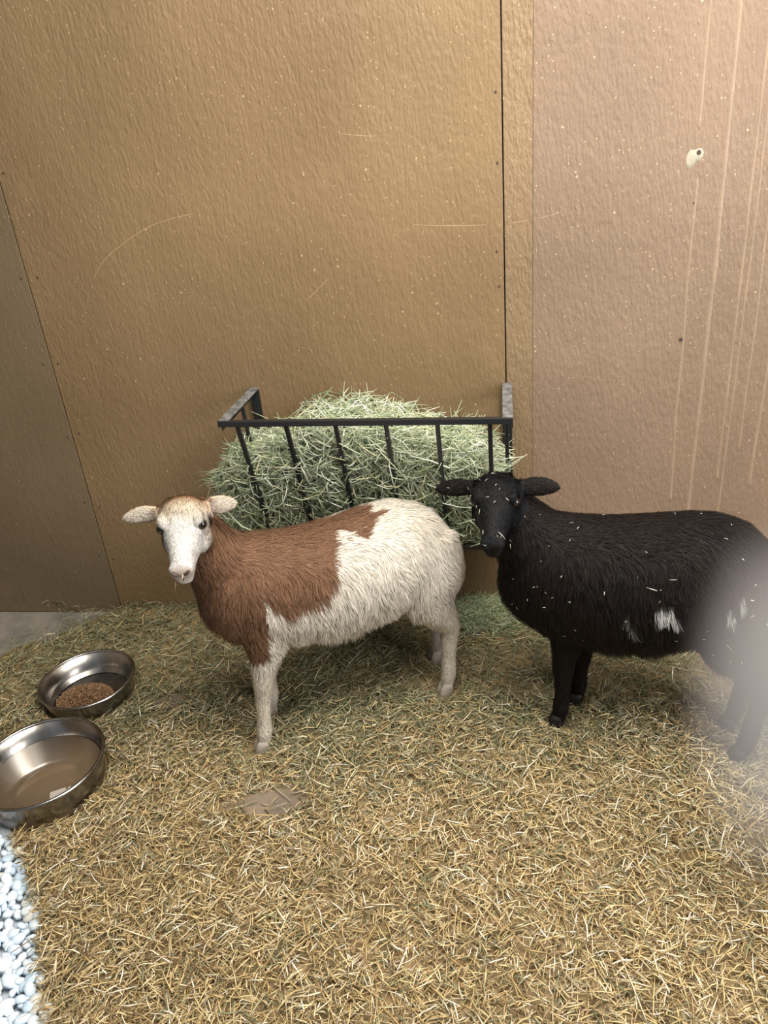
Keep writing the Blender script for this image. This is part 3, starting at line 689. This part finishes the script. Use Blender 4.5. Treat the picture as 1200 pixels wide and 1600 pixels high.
    G.update(co=co, nrm=nrm, rz=rz, loc=np.array([*S['loc'], 0.]))
    return root, G

WHITE = np.array([.66, .62, .55]); BROWN = np.array([.175, .096, .057])
WPOLY = [(.395, .70), (.382, .548), (.347, .540), (.300, .516), (.264, .510), (.239, .519), (.212, .500), (.205, .456), (.175, .420), (.134, .406), (.088, .412), (.066, .401),
         (.055, .435), (.044, .435), (.040, .381), (.030, .322), (.028, .285), (-.02, .268), (-.20, .268), (-.20, -.1), (1, -.1), (1, .70)]
def col_white(p, n, reg, G):
    a, b, c, e, er = reg
    jit = (np.c_[vnoise(p+5, 45, 2), vnoise(p+11, 45, 2)]-.5)*.030
    white = in_poly(p[:, 0]+jit[:, 0], p[:, 2]+jit[:, 1], WPOLY)
    j2 = (vnoise(p+3, 60, 2)-.5)*.16
    headm = (e < 1.30) & (a+j2 > np.interp(b, [-.07, -.03, .0, .03, .05], [.36, .26, .12, .07, .07]))
    w = np.where(headm | er, 1., white.astype(float))
    col = BROWN*(1-w[:, None])+WHITE*w[:, None]
    hd = np.array([.56, .555, .54]); col = np.where(headm[:, None], hd, col)
    def mix(col, c2, f): f = np.asarray(f, float)[:, None]; return col*(1-f)+np.array(c2)*f
    col = mix(col, [.58, .46, .30], headm*sstep(.52, .22, a)*sstep(-.01, .02, b)*.65)          # cream forehead
    col = mix(col, [.36, .19, .085], headm*sstep(.24+j2*.5, .08, a)*sstep(.0, .025, b)*.85)     # rusty crown
    col = mix(col, [.42, .28, .17], headm*sstep(.55, .28, a+j2)*sstep(.005, -.025, b)*.75)      # tan jaw
    col = np.where(er[:, None], np.array([.58, .49, .36]), col)
    inner = er & ((n @ G['m']) > .2); col = np.where(inner[:, None], np.array([.50, .45, .38]), col)
    cav = inner*sstep(.078, .056, np.abs(c)+(vnoise(p+2, 70)-.5)*.01); col = mix(col, [.20, .14, .11], cav*.75)
    nose = sstep(.93, .975, a)*sstep(-.026, -.018, b)*(e < 1.6); col = mix(col, [.27, .19, .155], nose*.66)
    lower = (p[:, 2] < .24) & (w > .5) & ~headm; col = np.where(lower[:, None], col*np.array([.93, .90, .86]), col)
    return col
BLK = np.array([.0075, .0066, .0066])
def col_black(p, n, reg, G):
    a, b, c, e, er = reg
    col = np.tile(BLK, (len(p), 1)); t = vnoise(p+2, 7, 2)[:, None]; col = col*(1-.5*t)+np.array([.017, .010, .008])*.5*t
    headm = (a > .05) & (e < 1.3); col = np.where(headm[:, None], np.array([.0075, .008, .0095]), col)
    j = (np.c_[vnoise(p+5, 70, 2), vnoise(p+11, 70, 2)]-.5)*.02
    for cx, cz_, rx, rzz, k, sl in ((.197, .418, .017, .016, .85, 0), (.142, .372, .015, .008, .22, 0), (.128, .392, .006, .022, .16, 0), (.316, .425, .008, .015, .6, 0), (.333, .453, .006, .013, .5, 0)):
        q = np.hypot((p[:, 0]+j[:, 0]-cx)/rx, (p[:, 2]+j[:, 1]-cz_)/rzz); wq = (sstep(1.15, .75, q)*k)[:, None]*(~headm)[:, None]; col = col*(1-wq)+np.array([.72, .73, .76])*wq
    return col
def mk_leg(pts, y): return [(x, yy+y, z, ra, rb) for x, yy, z, ra, rb in pts]

S1 = dict(loc=(.62, -.512), axis=(.883, .470), label='white and brown sheep with a white face in front of the hay rack',
    trunk=[(-.088, .455, .385, .030, 0), (-.072, .490, .350, .060, 0), (-.04, .535, .310, .088, 0), (.01, .552, .288, .106, 0), (.06, .540, .278, .115, 0), (.15, .524, .268, .124, 0), (.24, .526, .264, .129, 0),
           (.32, .535, .276, .129, 0), (.39, .537, .292, .123, 0), (.445, .518, .30, .112, 0), (.478, .492, .308, .094, 0), (.502, .462, .318, .072, 0), (.518, .430, .332, .050, 0), (.527, .40, .352, .028, 0)],
    legs=[mk_leg([(.030, .0, .40, .060, .040), (.030, .0, .325, .048, .036), (.022, .0, .265, .032, .028), (.010, .0, .205, .0245, .0235), (.003, .0, .165, .0185, .018), (-.006, .0, .10, .0165, .0165), (-.010, .0, .066, .019, .0185), (-.014, .0, .040, .0165, .0165), (-.018, 0, .022, .014, .014)], -.066),
          mk_leg([(.045, .0, .40, .060, .040), (.052, .0, .325, .048, .036), (.052, .0, .265, .032, .028), (.048, .0, .205, .0245, .0235), (.044, .0, .165, .0185, .018), (.038, .0, .10, .0165, .0165), (.034, .0, .066, .019, .0185), (.032, .0, .040, .0165, .0165), (.030, 0, .022, .014, .014)], .062),
          mk_leg([(.43, -.0, .30, .062, .045), (.455, 0, .250, .040, .034), (.477, 0, .208, .0265, .024), (.476, 0, .180, .0225, .020), (.471, .0, .12, .018, .0175), (.468, 0, .070, .0195, .0185), (.464, 0, .042, .0165, .0165), (.461, 0, .022, .014, .014)], -.068),
          mk_leg([(.45, -.0, .30, .062, .045), (.478, 0, .250, .040, .034), (.505, 0, .208, .0265, .024), (.506, 0, .180, .0225, .020), (.502, .0, .12, .018, .0175), (.500, 0, .070, .0195, .0185), (.497, 0, .042, .0165, .0165), (.494, 0, .022, .014, .014)], .068)],
    thighs=[mk_leg([(.445, 0, .47, .060, .035), (.437, 0, .40, .082, .052), (.425, 0, .33, .076, .052), (.440, 0, .27, .050, .040)], sg*.066) for sg in (-1, 1)],
    tail=[[(.480, .0, .42, .018, .02), (.508, .0, .395, .018, .02), (.522, 0, .36, .018, .018), (.522, 0, .31, .014, .014), (.516, 0, .275, .008, .008)]],
    neck=[[(.03, 0, .43, .085, .100), (-.015, -.005, .485, .075, .085), (-.048, -.012, .550, .060, .062), (-.068, -.022, .612, .045, .045)]],
    head_pos=(-.072, -.020, .664), head_yaw=-76, head_pitch=21, head_len=.184, head_w=1.0,
    ear_r=dict(out=1, up=.05, fwd=-.06, len=.086, w=.85), ear_l=dict(out=1, up=-.02, fwd=-.16, len=.070, w=.95, b=.008),
    hooves=[(-.018, -.066, 0), (.030, .062, 0), (.461, -.068, 0), (.494, .068, 0)], hoof=M_hoofpale, nostril=M_nostril,
    belly_s=(.06, .36), strands=95000, belly=.058, var=.35, fur=M_fur, colour=col_white)
S2 = dict(loc=(1.358, -.424), axis=(.972, -.235), label='black sheep with small white belly spots at the right',
    trunk=[(-.158, .430, .345, .030, 0), (-.140, .475, .305, .058, 0), (-.10, .528, .275, .086, 0), (-.05, .545, .256, .106, 0), (.0, .540, .252, .118, 0), (.08, .543, .255, .127, 0), (.16, .556, .262, .130, 0),
           (.22, .567, .283, .130, 0), (.28, .571, .300, .125, 0), (.335, .553, .31, .114, 0), (.37, .525, .318, .096, 0), (.395, .495, .328, .074, 0), (.412, .46, .342, .050, 0), (.421, .43, .362, .028, 0)],
    legs=[mk_leg([(.0, .0, .36, .060, .040), (-.002, .0, .30, .046, .036), (-.006, .0, .235, .030, .028), (-.009, .0, .170, .0235, .0225), (-.009, .0, .135, .0185, .018), (-.010, .0, .095, .0165, .0165), (-.012, .0, .066, .019, .0185), (-.014, .0, .040, .0165, .0165), (-.018, 0, .022, .014, .014)], -.045),
          mk_leg([(.02, .0, .36, .060, .040), (.022, .0, .30, .046, .036), (.022, .0, .235, .030, .028), (.022, .0, .170, .0235, .0225), (.020, .0, .135, .0185, .018), (.018, .0, .095, .0165, .0165), (.016, .0, .066, .019, .0185), (.014, .0, .040, .0165, .0165), (.012, 0, .022, .014, .014)], .045),
          mk_leg([(.335, -.0, .30, .065, .045), (.372, 0, .262, .044, .034), (.402, 0, .220, .029, .024), (.402, 0, .190, .0235, .020), (.394, .0, .13, .0185, .0175), (.388, 0, .072, .0195, .0185), (.382, 0, .042, .0165, .0165), (.377, 0, .022, .014, .014)], -.047),
          mk_leg([(.315, -.0, .30, .065, .045), (.350, 0, .262, .044, .034), (.380, 0, .220, .029, .024), (.380, 0, .190, .0235, .020), (.372, .0, .13, .0185, .0175), (.366, 0, .072, .0195, .0185), (.360, 0, .042, .0165, .0165), (.355, 0, .022, .014, .014)], .047)],
    thighs=[mk_leg([(.345, 0, .49, .060, .035), (.338, 0, .42, .084, .052), (.328, 0, .35, .078, .052), (.350, 0, .285, .052, .040)], sg*.060) for sg in (-1, 1)],
    tail=[[(.375, .0, .44, .018, .02), (.402, .0, .415, .018, .02), (.420, 0, .38, .018, .018), (.420, 0, .33, .014, .014), (.414, 0, .295, .008, .008)]],
    neck=[[(-.04, 0, .42, .090, .105), (-.085, -.005, .475, .078, .088), (-.125, -.010, .535, .062, .064), (-.150, -.018, .590, .046, .046)]],
    head_pos=(-.160, -.015, .628), head_yaw=-94, head_pitch=22, head_len=.184, head_w=1.04,
    ear_r=dict(out=1, up=-.02, fwd=-.06, len=.094, w=.95, b=.002), ear_l=dict(out=1, up=.10, fwd=-.08, len=.090, w=1.0, b=.002),
    hooves=[(-.018, -.045, 0), (.012, .045, 0), (.377, -.047, 0), (.355, .047, 0)], hoof=M_hoofblack, nostril=plain('nostril_black', (.004, .004, .004), .85, 0, .1),
    belly_s=(.03, .26), strands=95000, belly=.052, var=.5, fur=M_furblack, colour=col_black)
sheep1, G1 = make_sheep(S1)
sheep2, G2 = make_sheep(S2)

# ------------------------------------------------------------------ hay caught in the black wool, straw at the white face's mouth
def to_world(G, p):
    c, s_ = math.cos(G['rz']), math.sin(G['rz']); return np.c_[p[:, 0]*c-p[:, 1]*s_, p[:, 0]*s_+p[:, 1]*c, p[:, 2]]+G['loc']
co, nn = G2['co'], G2['nrm']; ok = np.where((nn @ norm(np.array([-.1, -.85, .5])) > .35) & (co[:, 2] > .30))[0]
pick = rng.choice(ok, 62, replace=False); hd_ = np.where((((co-G2['H']) @ G2['m'])/G2['L'] > .1) & (nn @ G2['u'] > .3) & (np.abs((co-G2['H']) @ G2['v']) < .045))[0]
pick = np.r_[pick, rng.choice(hd_, 20, replace=False)]; n = len(pick); P0 = co[pick]+nn[pick]*np.where(np.arange(n) < 62, .0085, .0045)[:, None]
tg = norm(np.cross(nn[pick], rng.normal(0, 1, (n, 3)))); Lf = rng.uniform(.003, .010, n)*np.where(rng.random(n) < .15, 2.2, 1)
P = np.stack([to_world(G2, P0-tg*Lf[:, None]*.5), to_world(G2, P0+nn[pick]*.001), to_world(G2, P0+tg*Lf[:, None]*.5)], 1)
v, q, t, c = tubes3(P, rng.uniform(.0010, .0018, n), np.array([[.80, .80, .68]])*rng.uniform(.6, 1.1, (n, 1)), rng.normal(0, 1, (n, 3)))
tag(mesh_np('hay_flecks', v, [q, t], M_hay, None, c, False), 'tiny pale hay flecks stuck in the black sheep wool', 'hay', kind='stuff')
h = G1['hp']; pth = np.array([[h(1.02, -.002, -.004), h(1.03, -.014, .001), h(1.015, -.030, .003)], [h(.96, -.030, .017), h(.98, -.044, .021), h(.97, -.062, .025)]])
P = np.stack([to_world(G1, q) for q in pth])
v, q, t, c = tubes3(P, np.array([.0028, .0018]), np.array([[.62, .52, .36], [.55, .42, .24]]), np.array([[0, -1, .3], [0, -1, .3]]))
tag(mesh_np('straw_stalk', v, [q, t], M_straw, None, c, False), 'short straw stalks held in the white faced sheep mouth', 'straw')

# ------------------------------------------------------------------ scatter volume added to imitate glass glare over the black sheep's rump
def haze():
    m = bpy.data.materials.new('glare_volume'); m.use_nodes = True; t = m.node_tree; t.nodes.clear(); N = t.nodes.new; Lk = t.links.new
    out = N('ShaderNodeOutputMaterial'); vol = N('ShaderNodeVolumeScatter'); vol.inputs['Color'].default_value = (.99, .90, .91, 1); vol.inputs['Anisotropy'].default_value = 0
    tc = N('ShaderNodeTexCoord'); ln = N('ShaderNodeVectorMath'); ln.operation = 'LENGTH'; Lk(tc.outputs['Object'], ln.inputs[0])
    mr = N('ShaderNodeMapRange'); mr.interpolation_type = 'SMOOTHSTEP'; mr.inputs[1].default_value = .0; mr.inputs[2].default_value = 1.; mr.inputs[3].default_value = 7.5; mr.inputs[4].default_value = 0.
    Lk(ln.outputs['Value'], mr.inputs[0]); Lk(mr.outputs[0], vol.inputs['Density']); Lk(vol.outputs[0], out.inputs['Volume'])
    bm = bmesh.new(); bmesh.ops.create_icosphere(bm, subdivisions=3, radius=1)
    o = obj_bm('glare_volume', bm, m); o.location = (1.67, -.84, .41); o.scale = (.19, .14, .36); o.rotation_euler = (-.35, 0, 0)
    tag(o, 'pale added haze imitating glass glare before the black sheep rump', 'haze', kind='stuff')
haze()
